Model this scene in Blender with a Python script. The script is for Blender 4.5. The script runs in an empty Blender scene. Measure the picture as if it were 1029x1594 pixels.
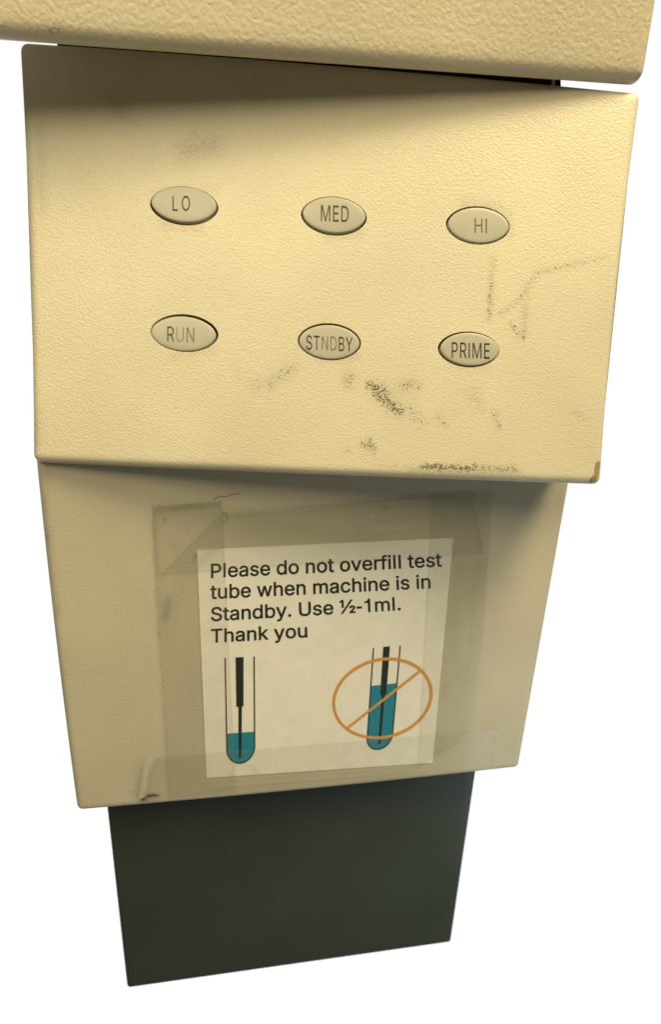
import bpy, bmesh, math, random
from math import sin, cos, pi, radians
from mathutils import Vector, Matrix, Euler, noise
from mathutils.geometry import delaunay_2d_cdt

scene = bpy.context.scene
COL = scene.collection
random.seed(7)

# ------------------------------------------------------------------ camera
# metres; x along the panel, y into the machine, z up. Origin: lower left corner of the button panel.
PW, PH, FPX = 1029.0, 1594.0, 950.0
CAM = Vector((0.13509, -0.32117, 0.05875))
ROT = Euler((1.237418, -0.050435, -0.052580), 'XYZ')
PPX, PPY = PW/2 + 6.86, PH/2 + 80.98
cd = bpy.data.cameras.new('camera')
cam = bpy.data.objects.new('camera', cd); COL.objects.link(cam)
cam.location = CAM; cam.rotation_euler = ROT
cd.sensor_fit = 'VERTICAL'; cd.sensor_height = 36.0; cd.sensor_width = 36.0
cd.lens = FPX/PH*36.0
cd.shift_x = -(PPX-PW/2)/PH
cd.shift_y = (PPY-PH/2)/PH
cd.clip_start = 0.01; cd.clip_end = 100
cd.dof.use_dof = True; cd.dof.focus_distance = 0.335; cd.dof.aperture_fstop = 8.0
scene.camera = cam
RM = ROT.to_matrix()

# ------------------------------------------------------------------ world: white all around behind and below, dim room in front
w = bpy.data.worlds.new('World'); scene.world = w; w.use_nodes = True
nt = w.node_tree; nt.nodes.clear()
wo = nt.nodes.new('ShaderNodeOutputWorld'); bg = nt.nodes.new('ShaderNodeBackground')
tc = nt.nodes.new('ShaderNodeTexCoord'); dp = nt.nodes.new('ShaderNodeVectorMath'); dp.operation = 'DOT_PRODUCT'
dp.inputs[1].default_value = Vector((0.0, 0.90, -0.44)).normalized()
rp = nt.nodes.new('ShaderNodeValToRGB')
rp.color_ramp.elements[0].position = 0.42; rp.color_ramp.elements[0].color = ((0.085, 0.078, 0.06, 1))
rp.color_ramp.elements[1].position = 0.50; rp.color_ramp.elements[1].color = (1.02, 1.02, 1.02, 1)
nt.links.new(tc.outputs['Generated'], dp.inputs[0]); nt.links.new(dp.outputs['Value'], rp.inputs[0])
nt.links.new(rp.outputs[0], bg.inputs[0]); nt.links.new(bg.outputs[0], wo.inputs[0])
bg.inputs[1].default_value = 1.0

# ------------------------------------------------------------------ lamps
def area(name, loc, target, size, energy, color, size_y=None):
    l = bpy.data.lights.new(name, 'AREA'); l.energy = energy; l.color = color
    l.shape = 'RECTANGLE'; l.size = size; l.size_y = size_y or size
    o = bpy.data.objects.new(name, l); COL.objects.link(o); o.location = loc
    o.rotation_euler = (Vector(target)-Vector(loc)).to_track_quat('-Z', 'Y').to_euler()
    return o
area('ceiling_lamp', (0.68, -0.42, 1.15), (0.15, 0.0, 0.05), 0.60, 25.0, (1.0, 0.86, 0.53), 0.42)
area('side_lamp', (-0.22, -0.88, 0.72), (0.12, 0.0, -0.08), 0.5, 8.6, (1.0, 0.88, 0.56))
area('cool_fill_lamp', (0.60, -0.20, -0.42), (0.22, 0.05, -0.34), 0.25, 0.75, (0.8, 0.95, 1.0))  # added cool fill, brightens the right side of the dark base; no window there

scene.view_settings.view_transform = 'Standard'; scene.view_settings.look = 'None'
scene.view_settings.exposure = 0; scene.view_settings.gamma = 1; scene.view_settings.use_curve_mapping = False
scene.cycles.max_bounces = 8; scene.cycles.transparent_max_bounces = 24

# ------------------------------------------------------------------ helpers
class Plane:
    """flat face: origin, right, up, outward normal; at(px,py) is the spot of the face seen at that photo pixel"""
    def __init__(s, o, ex, ey):
        s.o = Vector(o); s.ex = Vector(ex).normalized(); s.ey = Vector(ey).normalized()
        s.n = s.ex.cross(s.ey).normalized(); s.ey = s.n.cross(s.ex)
    def at(s, px, py):
        d = RM @ Vector(((px-PPX)/FPX, -(py-PPY)/FPX, -1.0))
        t = (s.o-CAM).dot(s.n)/d.dot(s.n)
        p = CAM + d*t - s.o
        return Vector((p.dot(s.ex), p.dot(s.ey)))
    def pt(s, uv, h=0.0):
        return s.o + s.ex*uv[0] + s.ey*uv[1] + s.n*h

BASE = Vector((0.12, 0.08, -0.36))
def obj(name, verts, faces, mat, parent=None, smooth=True, attrs=None, edges=()):
    me = bpy.data.meshes.new(name)
    off = BASE if parent is not None else Vector((0, 0, 0))
    me.from_pydata([Vector(v)-off for v in verts], list(edges), faces)
    me.validate()
    if smooth: me.polygons.foreach_set('use_smooth', [True]*len(me.polygons))
    for k, vals in (attrs or {}).items():
        a = me.attributes.new(k, 'FLOAT', 'POINT'); a.data.foreach_set('value', vals)
    me.materials.append(mat); me.update()
    o = bpy.data.objects.new(name, me); COL.objects.link(o)
    if parent is not None: o.parent = parent
    return o
def tag(o, label=None, cat=None, group=None, kind=None):
    for k, v in (('label', label), ('category', cat), ('group', group), ('kind', kind)):
        if v: o[k] = v
    return o

class Quad:
    """W x H rectangle carried onto four corners of a face (BL, BR, TR, TL), sides bowed outward by b = (bottom, right, top, left)"""
    def __init__(s, plane, bl, br, tr, tl, bow=(0, 0, 0, 0)):
        s.pl = plane; s.c = [bl, br, tr, tl]; s.b = bow
        s.W = ((br-bl).length+(tr-tl).length)/2; s.H = ((tl-bl).length+(tr-br).length)/2
    def uv(s, p):
        a, b = p[0]/s.W, p[1]/s.H
        q = s.c[0]*(1-a)*(1-b)+s.c[1]*a*(1-b)+s.c[2]*a*b+s.c[3]*(1-a)*b
        ka, kb = 4*a*(1-a), 4*b*(1-b)
        return Vector((q.x + kb*(s.b[1]*a - s.b[3]*(1-a)), q.y + ka*(s.b[2]*b - s.b[0]*(1-b))))
    def inv(s, uv):
        p = Vector((uv[0]-s.c[0].x, uv[1]-s.c[0].y))
        for _ in range(25):
            p = p + (Vector(uv)-s.uv(p))*0.9
        return p

def slab(quad, r, wall, step, holes=(), hole_depth=0.005):
    """rounded slab: flat front, edges and corners rounded by r, side walls going back along `wall`.
    returns verts, faces, uv of each vert"""
    W, H, L = quad.W, quad.H, r*pi/2
    def ring(k, n=9):
        pts = []
        d = L*k
        for (cx, cy, a0) in ((W-r, r, -pi/2), (W-r, H-r, 0), (r, H-r, pi/2), (r, r, pi)):
            for i in range(n):
                a = a0+pi/2*i/(n-1); pts.append(Vector((cx+d*cos(a), cy+d*sin(a))))
        out = []
        for i, p in enumerate(pts):
            q = pts[(i+1) % len(pts)]; m = max(1, int((q-p).length/step))
            for j in range(m): out.append(p.lerp(q, j/m))
        return out
    pts = []; edges = []
    outer = ring(1.0)
    pts += outer; n0 = len(outer)
    edges += [(i, (i+1) % n0) for i in range(n0)]
    for k in (.8, .6, .4, .2): pts += ring(k)
    hloops = []
    for h in holes:
        s0 = len(pts); pp = [quad.inv(x) for x in h]; pts += pp
        hloops.append((s0, len(pp), pp)); edges += [(s0+i, s0+(i+1) % len(pp)) for i in range(len(pp))]
    nx, ny = int((W-2*r)/step), int((H-2*r)/step)
    def inside(p, poly):
        c = False; j = len(poly)-1
        for i in range(len(poly)):
            a, b = poly[i], poly[j]
            if (a.y > p.y) != (b.y > p.y) and p.x < (b.x-a.x)*(p.y-a.y)/(b.y-a.y)+a.x: c = not c
            j = i
        return c
    boxes = [(min(q.x for q in pp), max(q.x for q in pp), min(q.y for q in pp), max(q.y for q in pp)) for _, _, pp in hloops]
    for i in range(nx+1):
        for j in range(ny+1):
            p = Vector((r+(W-2*r)*i/nx, r+(H-2*r)*j/ny))
            if any(b[0]-.0006 < p.x < b[1]+.0006 and b[2]-.0006 < p.y < b[3]+.0006 and
                   (inside(p, hl[2]) or min((p-q).length for q in hl[2]) < .0006) for b, hl in zip(boxes, hloops)): continue
            pts.append(p)
    V, E, F, *_ = delaunay_2d_cdt(pts, edges, [], 0, 1e-7)
    faces = []
    for f in F:
        c = (V[f[0]]+V[f[1]]+V[f[2]])/3
        if any(b[0] < c.x < b[1] and b[2] < c.y < b[3] and inside(c, hl[2]) for b, hl in zip(boxes, hloops)): continue
        faces.append(tuple(f))
    pl = quad.pl; verts = []; uvs = []
    for p in V:
        q = Vector((min(max(p.x, r), W-r), min(max(p.y, r), H-r))); d = p-q; l = d.length; h = 0.0
        if l > 1e-9:
            a = min(l/r, pi/2); q = q+d/l*(r*sin(a)); h = -r*(1-cos(a))
        uv = quad.uv(q); uvs.append(uv); verts.append(pl.pt(uv, h))
    # boundary
    cnt = {}
    for f in faces:
        for a, b in ((f[0], f[1]), (f[1], f[2]), (f[2], f[0])): cnt[(a, b)] = 1
    bd = [e for e in cnt if (e[1], e[0]) not in cnt]
    wall = Vector(wall); new = {}; new2 = {}
    def is_outer(i):
        p = V[i]; q = Vector((min(max(p.x, r), W-r), min(max(p.y, r), H-r)))
        return (p-q).length > L*.97
    for a, b in bd:
        if is_outer(a) and is_outer(b):
            for k in (a, b):
                if k not in new:
                    new[k] = len(verts); verts.append(verts[k]+wall); uvs.append(uvs[k])
            faces.append((b, a, new[a], new[b]))
        else:
            for k in (a, b):
                if k not in new2:
                    new2[k] = (len(verts), len(verts)+1)
                    verts.append(verts[k].copy()); uvs.append(uvs[k]); verts.append(verts[k]-pl.n*hole_depth); uvs.append(uvs[k])
            faces.append((new2[b][0], new2[a][0], new2[a][1], new2[b][1]))
    return verts, faces, uvs

# ------------------------------------------------------------------ materials
def mat(name):
    m = bpy.data.materials.new(name); m.use_nodes = True
    t = m.node_tree; t.nodes.clear()
    out = t.nodes.new('ShaderNodeOutputMaterial')
    return m, t, out
def N(t, typ, **kw):
    n = t.nodes.new(typ)
    for k, v in kw.items():
        if k.startswith('i_'):
            key = k[2:]; key = int(key) if key.isdigit() else key.replace('_', ' ')
            n.inputs[key].default_value = v
        else: setattr(n, k, v)
    return n
def math_(t, op, a, b=None, c=None, clamp=False):
    n = t.nodes.new('ShaderNodeMath'); n.operation = op; n.use_clamp = clamp
    for i, x in enumerate((a, b, c)):
        if x is None: continue
        if isinstance(x, (int, float)): n.inputs[i].default_value = x
        else: t.links.new(x, n.inputs[i])
    return n.outputs[0]
def mixc(t, f, a, b, blend='MIX'):
    n = t.nodes.new('ShaderNodeMix'); n.data_type = 'RGBA'; n.blend_type = blend
    for s, x in ((n.inputs[0], f), (n.inputs[6], a), (n.inputs[7], b)):
        if isinstance(x, (int, float)): s.default_value = x
        elif isinstance(x, tuple): s.default_value = x
        else: t.links.new(x, s)
    return n.outputs[2]
def ramp(t, x, p0, p1):
    n = t.nodes.new('ShaderNodeMapRange'); n.inputs[1].default_value = p0; n.inputs[2].default_value = p1
    t.links.new(x, n.inputs[0]); return n.outputs[0]

def paint(name, col, grain, depth, rough=.5, stains=True, var=.06):
    """moulded, textured enamel: small wrinkled bumps; `stain` attribute = where dirt sits on the grain"""
    m, t, out = mat(name); L = t.links
    tcn = N(t, 'ShaderNodeTexCoord'); P = tcn.outputs['Object']
    warp = N(t, 'ShaderNodeTexNoise', i_Scale=grain*.55, i_Detail=1.0); L.new(P, warp.inputs['Vector'])
    wv = N(t, 'ShaderNodeVectorMath', operation='MULTIPLY_ADD'); L.new(warp.outputs['Color'], wv.inputs[0])
    wv.inputs[1].default_value = (.9/grain,)*3; L.new(P, wv.inputs[2])
    n1 = N(t, 'ShaderNodeTexNoise', i_Scale=grain, i_Detail=2.0, i_Roughness=.5); L.new(wv.outputs[0], n1.inputs['Vector'])
    n2 = N(t, 'ShaderNodeTexVoronoi', feature='SMOOTH_F1', i_Scale=grain*1.1); n2.inputs['Smoothness'].default_value = .6
    L.new(wv.outputs[0], n2.inputs['Vector'])
    hgt = math_(t, 'ADD', math_(t, 'MULTIPLY', ramp(t, n1.outputs['Fac'], .32, .68), .7), math_(t, 'MULTIPLY', n2.outputs['Distance'], -.6))
    bmp = N(t, 'ShaderNodeBump', i_Strength=1.0, i_Distance=depth); L.new(hgt, bmp.inputs['Height'])
    big = N(t, 'ShaderNodeTexNoise', i_Scale=14.0, i_Detail=3.0); L.new(P, big.inputs['Vector'])
    c = mixc(t, ramp(t, big.outputs['Fac'], .3, .7), tuple(x*(1-var) for x in col)+(1,), tuple(min(1, x*(1+var)) for x in col)+(1,))
    ro = math_(t, 'ADD', math_(t, 'MULTIPLY', n1.outputs['Fac'], .15), rough-.07)
    if stains:
        st = N(t, 'ShaderNodeAttribute', attribute_name='stain').outputs['Fac']
        gr = N(t, 'ShaderNodeAttribute', attribute_name='grime').outputs['Fac']
        ch = N(t, 'ShaderNodeAttribute', attribute_name='chip').outputs['Fac']
        fn = N(t, 'ShaderNodeTexNoise', i_Scale=1500.0, i_Detail=2.0, i_Roughness=.65); L.new(P, fn.inputs['Vector'])
        pk = math_(t, 'ADD', math_(t, 'MULTIPLY', fn.outputs['Fac'], .75), math_(t, 'MULTIPLY', ramp(t, n1.outputs['Fac'], .3, .7), .25))
        # speckles: more of them, and bigger, where the stain is denser
        th = math_(t, 'SUBTRACT', .74, math_(t, 'MULTIPLY', st, .33))
        sp = math_(t, 'MULTIPLY', math_(t, 'SUBTRACT', pk, th), 22.0, clamp=True)
        sp = math_(t, 'MULTIPLY', sp, math_(t, 'MULTIPLY', st, 5.0, clamp=True))
        c = mixc(t, math_(t, 'MULTIPLY', st, .14, clamp=True), c, (.13, .115, .07, 1))
        c = mixc(t, math_(t, 'MULTIPLY', sp, .9), c, (.035, .035, .028, 1))
        gg = math_(t, 'MULTIPLY', gr, ramp(t, pk, .25, .65))
        c = mixc(t, math_(t, 'MULTIPLY', gg, .75, clamp=True), c, (.16, .145, .09, 1))
        cn = N(t, 'ShaderNodeTexNoise', i_Scale=900.0, i_Detail=2.0); L.new(P, cn.inputs['Vector'])
        cm = math_(t, 'MULTIPLY', math_(t, 'SUBTRACT', math_(t, 'ADD', ch, math_(t, 'MULTIPLY', cn.outputs['Fac'], .5)), .75), 9.0, clamp=True)
        c = mixc(t, cm, c, (.30, .215, .115, 1))
    b = N(t, 'ShaderNodeBsdfPrincipled'); L.new(c, b.inputs['Base Color']); L.new(ro, b.inputs['Roughness'])
    L.new(bmp.outputs[0], b.inputs['Normal']); b.inputs['Specular IOR Level'].default_value = .45
    L.new(b.outputs[0], out.inputs[0]); return m

def plain(name, col, rough=.5, metal=0.0, bump=0, scale=400, spec=.4, var=0.0, vscale=60):
    m, t, out = mat(name); L = t.links
    b = N(t, 'ShaderNodeBsdfPrincipled'); b.inputs['Base Color'].default_value = col+(1,)
    b.inputs['Roughness'].default_value = rough; b.inputs['Metallic'].default_value = metal; b.inputs['Specular IOR Level'].default_value = spec
    P = N(t, 'ShaderNodeTexCoord').outputs['Object']
    nn = N(t, 'ShaderNodeTexNoise', i_Scale=float(scale), i_Detail=3.0); L.new(P, nn.inputs['Vector'])
    if bump:
        bm_ = N(t, 'ShaderNodeBump', i_Strength=1.0, i_Distance=bump); L.new(nn.outputs['Fac'], bm_.inputs['Height']); L.new(bm_.outputs[0], b.inputs['Normal'])
    if var:
        n2 = N(t, 'ShaderNodeTexNoise', i_Scale=float(vscale), i_Detail=4.0); L.new(P, n2.inputs['Vector'])
        L.new(mixc(t, ramp(t, n2.outputs['Fac'], .3, .7), tuple(x*(1-var) for x in col)+(1,), tuple(min(1, x*(1+var)) for x in col)+(1,)), b.inputs['Base Color'])
    L.new(b.outputs[0], out.inputs[0]); return m

def ink(name, col, worn=0.0, scale=900.0):
    """printed ink; worn away through the `wear` attribute"""
    m, t, out = mat(name); L = t.links
    b = N(t, 'ShaderNodeBsdfPrincipled'); b.inputs['Base Color'].default_value = col+(1,); b.inputs['Roughness'].default_value = .55
    b.inputs['Specular IOR Level'].default_value = .2
    P = N(t, 'ShaderNodeTexCoord').outputs['Object']
    nn = N(t, 'ShaderNodeTexNoise', i_Scale=scale, i_Detail=3.0, i_Roughness=.6); L.new(P, nn.inputs['Vector'])
    wr = N(t, 'ShaderNodeAttribute', attribute_name='wear').outputs['Fac']
    f = math_(t, 'MULTIPLY', math_(t, 'ADD', wr, math_(t, 'MULTIPLY', math_(t, 'MULTIPLY', math_(t, 'SUBTRACT', nn.outputs['Fac'], .5), 1.3), math_(t, 'MULTIPLY', wr, 3.0, clamp=True))), 1.0, clamp=True)
    tr = N(t, 'ShaderNodeBsdfTransparent'); mx = N(t, 'ShaderNodeMixShader')
    L.new(f, mx.inputs[0]); L.new(b.outputs[0], mx.inputs[1]); L.new(tr.outputs[0], mx.inputs[2]); L.new(mx.outputs[0], out.inputs[0])
    return m

CREAM = (.60, .535, .385)
M_panel = paint('putty_paint_fine_grain', CREAM, 1000.0, .00013, rough=.42)
M_cover = paint('putty_paint_coarse_grain', (.55, .475, .33), 480.0, .00018, rough=.45)
M_lower = paint('putty_paint_lower', (.50, .445, .33), 1050.0, .00010, rough=.48)
M_base = paint('charcoal_green_paint', (.038, .049, .042), 700.0, .00005, rough=.45, stains=False, var=.10)
M_dark = plain('black_interior', (.008, .008, .008), .7, bump=.0002)
M_glint = plain('pale_glint', (.75, .72, .66), .35, 0.0, bump=.00005)  # not metallic: pale colour stands in for a bright metal glint
M_button = plain('button_plastic', (.42, .392, .31), .40, bump=.000015, scale=1500, var=.05)
M_ink = ink('button_ink', (.035, .033, .028))
M_nink = ink('note_ink', (.022, .026, .024), scale=1500.0)
M_teal = ink('teal_ink', (.020, .205, .300), scale=2500.0)
M_orange = ink('orange_ink', (.60, .27, .055), scale=1500.0)
M_paper = plain('note_paper', (.74, .70, .62), .75, bump=.00006, scale=900, spec=.2, var=.035, vscale=90)
M_hair = plain('hair_fibre', (.06, .055, .035), .6)

def tape_mat(name, tint, film, k, bub):
    m, t, out = mat(name); L = t.links
    P = N(t, 'ShaderNodeTexCoord').outputs['Object']
    bb = N(t, 'ShaderNodeAttribute', attribute_name='bubble').outputs['Fac']
    hz = N(t, 'ShaderNodeAttribute', attribute_name='haze').outputs['Fac']
    dk = N(t, 'ShaderNodeAttribute', attribute_name='dirt').outputs['Fac']
    n = N(t, 'ShaderNodeTexNoise', i_Scale=420.0, i_Detail=2.0); L.new(P, n.inputs['Vector'])
    n3 = N(t, 'ShaderNodeTexNoise', i_Scale=90.0, i_Detail=3.0); L.new(P, n3.inputs['Vector'])
    bm_ = N(t, 'ShaderNodeBump', i_Strength=1.0, i_Distance=.0003)
    L.new(math_(t, 'MULTIPLY', n.outputs['Fac'], math_(t, 'ADD', math_(t, 'MULTIPLY', bb, 5.0), .12)), bm_.inputs['Height'])
    tr = N(t, 'ShaderNodeBsdfTransparent'); tr.inputs[0].default_value = tint+(1,)
    df = N(t, 'ShaderNodeBsdfDiffuse'); L.new(bm_.outputs[0], df.inputs['Normal'])
    L.new(mixc(t, math_(t, 'MULTIPLY', dk, math_(t, 'MULTIPLY', n3.outputs['Fac'], 1.6), clamp=True), mixc(t, ramp(t, hz, .3, .8), film+(1,), (.62, .58, .46, 1)), (.05, .05, .035, 1)), df.inputs[0])
    mx = N(t, 'ShaderNodeMixShader')
    f = math_(t, 'ADD', math_(t, 'ADD', math_(t, 'MULTIPLY', n3.outputs['Fac'], .05), k), math_(t, 'ADD', math_(t, 'MULTIPLY', hz, .5), math_(t, 'MULTIPLY', dk, .45)), clamp=True)
    L.new(f, mx.inputs[0]); L.new(tr.outputs[0], mx.inputs[1]); L.new(df.outputs[0], mx.inputs[2])
    gl = N(t, 'ShaderNodeBsdfGlossy'); gl.inputs['Roughness'].default_value = .2; L.new(bm_.outputs[0], gl.inputs['Normal'])
    m2 = N(t, 'ShaderNodeMixShader'); L.new(math_(t, 'ADD', math_(t, 'MULTIPLY', bb, .05), .035), m2.inputs[0])
    L.new(mx.outputs[0], m2.inputs[1]); L.new(gl.outputs[0], m2.inputs[2]); L.new(m2.outputs[0], out.inputs[0])
    return m
M_tape = tape_mat('yellowed_clear_tape', (.99, .99, .975), (.43, .42, .31), .02, 0)

# ------------------------------------------------------------------ the faces of the machine
TA = 0.183
PA = Plane((0, 0, 0), (1, 0, 0), (0, sin(TA), cos(TA)))
PB = Plane((0, .0054, 0), (cos(.1539), sin(.1539), 0), (0, 0, 1))
PC = Plane((0, .0054+.0225, -.2253), (cos(.1369), sin(.1369), 0), (0, -.0085, 1))
PD = Plane((0, -.010, .18), (cos(.141), sin(.141), 0), (0, -.12, 1))
def quad(pl, bl, br, tr, tl, bow=(0, 0, 0, 0)):
    return Quad(pl, pl.at(*bl), pl.at(*br), pl.at(*tr), pl.at(*tl), bow)

machine = bpy.data.objects.new('lab_analyser', None); COL.objects.link(machine); machine.location = BASE
tag(machine, 'putty beige lab machine with six oval buttons, a taped-on note and a dark base', 'lab machine')

# ---- stain maps, given as strokes (photo pixels) on a face
def seg_d(p, a, b):
    ab = b-a; l = ab.length_squared
    t = 0 if l == 0 else max(0, min(1, (p-a).dot(ab)/l))
    return (p-(a+ab*t)).length
def strokes(pl, lst):
    """list of (points px, radius px, strength) -> function of uv"""
    data = []
    for pts, rad, s in lst:
        q = [pl.at(*x) for x in pts]
        rr = rad*.00031
        bx = (min(a.x for a in q)-2.2*rr, max(a.x for a in q)+2.2*rr, min(a.y for a in q)-2.2*rr, max(a.y for a in q)+2.2*rr)
        data.append((q, rr, s, bx))
    def f(uv):
        v = 0.0
        for q, rr, s, bx in data:
            if not (bx[0] < uv.x < bx[1] and bx[2] < uv.y < bx[3]): continue
            d = min(seg_d(uv, q[i], q[min(i+1, len(q)-1)]) for i in range(max(1, len(q)-1)))
            v = max(v, s*math.exp(-(d/rr)**2))
        return v
    return f

# ---- control panel: holes for the buttons
BUT = [  # text, centre of hole (px), half width px, half height px, tilt, key shift (px), text centre shift, worn letters
    ('LO',     (286.5, 320.5), 53.5, 30.5, -.055, (-0.4, -2.4), (-4, -1), {0: .12, 1: .12}),
    ('MED',    (520, 336.5),   51.5, 30.5, -.050, (0.2, -1.6), (1, -2), {0: .12, 1: .10, 2: .08}),
    ('HI',     (744.5, 351),   50.0, 30.0, -.060, (0.9, -0.2), (3, 1), {0: .46, 1: .32}),
    ('RUN',    (287, 518.5),   53.0, 29.5, -.065, (-1.6, 1.2), (-4, 1), {0: .26, 1: .70, 2: .52}),
    ('STNDBY', (513, 532),     49.5, 29.0, -.050, (-0.2, 0.6), (0, 2), {0: .0, 1: .06, 2: .52, 3: .50, 4: .10, 5: .0}),
    ('PRIME',  (730, 544),     48.0, 28.0, -.050, (1.8, -0.4), (1, 2), {}),
]
def almond(n=56, e=1.10):
    """lens shape with softened points, unit half axes"""
    out = []
    for i in range(n):
        a = 2*pi*i/n; c, s = cos(a), sin(a)
        x = math.copysign(abs(c)**1.0, c); y = math.copysign(abs(s)**e, s)
        out.append((x, y))
    return out
ALM = almond()
def oval(pl, c, hw, hh, rot, scale=1.0, shift=(0, 0), grow=0.0):
    """almond loop on the face, built from the pixel half sizes there"""
    o = pl.at(c[0]+shift[0], c[1]+shift[1])
    ax = (pl.at(c[0]+10, c[1]+10*.062)-pl.at(c[0]-10, c[1]-10*.062))/20
    ay = (pl.at(c[0], c[1]-10)-pl.at(c[0], c[1]+10))/20
    a = ax.length*hw+grow; b = abs(ay.y)*hh+grow
    return [o+Vector((a*x*scale, b*y*scale)) for x, y in ALM]

holes = [oval(PA, b[1], b[2], b[3], b[4]) for b in BUT]
qA = quad(PA, (48, 719), (938.5, 754), (1002, 140.5), (26, 60), bow=(.0006, -.0021, .0012, -.0014))
vA, fA, uA = slab(qA, .0042, (0, .075, .012), .00165, holes)
stA = strokes(PA, [
    ([(578, 600), (600, 622), (622, 640)], 15, .85), ([(600, 610)], 14, .75), ([(628, 600), (650, 600)], 12, .62), ([(640, 640), (655, 655)], 18, .45),
    ([(545, 585), (540, 600)], 10, .52), ([(575, 688), (580, 700)], 10, .72), ([(565, 692), (584, 698)], 8, .75), ([(543, 700)], 8, .5),
    ([(655, 726), (700, 727), (735, 730)], 6.5, .95), ([(686, 727)], 9, 1.0), ([(735, 728), (800, 730)], 8, .62), ([(738, 724)], 10, .6), ([(800, 726)], 7, .7), ([(580, 722), (640, 727)], 4, .45),
    ([(455, 573), (440, 585), (420, 600)], 10, .50), ([(440, 578)], 7, .5), ([(400, 600)], 12, .40), ([(362, 570), (380, 595)], 9, .25), ([(466, 540), (468, 530)], 5, .45),
    ([(735, 610), (745, 630)], 16, .46), ([(770, 640), (776, 665)], 8, .6), ([(745, 612)], 8, .52), ([(680, 650), (692, 662)], 12, .46), ([(893, 642), (912, 650)], 7, .42),
    ([(766, 440), (763, 470), (761, 497)], 5.5, .70), ([(772, 400), (768, 430), (766, 450)], 4, .48),
    ([(778, 490), (808, 468), (826, 440), (838, 424), (880, 415), (912, 408), (945, 400)], 4.5, .48), ([(797, 503), (806, 520), (814, 526)], 6.5, .66), ([(817, 480), (817, 520)], 4.5, .56), ([(838, 424), (880, 414)], 4, .5),
    ([(205, 636)], 12, .22), ([(243, 667)], 4, .5), ([(430, 326)], 2.5, .8), ([(53, 684)], 4, .5), ([(303, 100)], 3, .6),
    ([(540, 570)], 16, .2), ([(610, 690), (690, 690)], 30, .16), ([(700, 620)], 40, .14),
])
grA = strokes(PA, [
    ([(290, 235), (330, 225)], 18, .55), ([(305, 212)], 12, .42), ([(180, 165), (190, 175)], 16, .40), ([(245, 300), (330, 296)], 9, .28), ([(255, 348), (310, 356)], 9, .40),
    ([(725, 318), (780, 325)], 11, .42), ([(793, 330), (796, 370)], 7, .35), ([(510, 368), (560, 362)], 8, .38), ([(500, 560), (555, 555)], 8, .35), ([(545, 590)], 14, .35),
    ([(766, 400), (762, 495)], 5, .34), ([(778, 490), (808, 468), (838, 424), (912, 408)], 5, .3), ([(820, 450), (815, 520)], 8, .3), ([(400, 600), (450, 580)], 16, .25), ([(620, 610)], 45, .22), ([(60, 200), (65, 330)], 9, .3), ([(57, 690), (60, 640)], 8, .25),
    ([(270, 556), (330, 545)], 8, .25), ([(700, 570), (760, 572)], 8, .22), ([(640, 731), (810, 734)], 6, .5),
])
chA = strokes(PA, [([(932, 722), (928, 742), (923, 748)], 7, .95)])
M_at = lambda us, f: [f(u) for u in us]
obj('control_panel', vA, fA, M_panel, machine, attrs={'stain': M_at(uA, stA), 'grime': M_at(uA, grA), 'chip': M_at(uA, chA)})
# dark chassis plate seen through the button holes
a = [PA.at(*p) for p in ((150, 640), (850, 640), (850, 240), (150, 240))]
obj('button_backing', [PA.pt(x, -.0042) for x in a]+[PA.pt(x, -.0055) for x in a], [(0, 1, 2, 3), (7, 6, 5, 4), (0, 4, 5, 1), (1, 5, 6, 2), (2, 6, 7, 3), (3, 7, 4, 0)], M_dark, machine, smooth=False)

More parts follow.
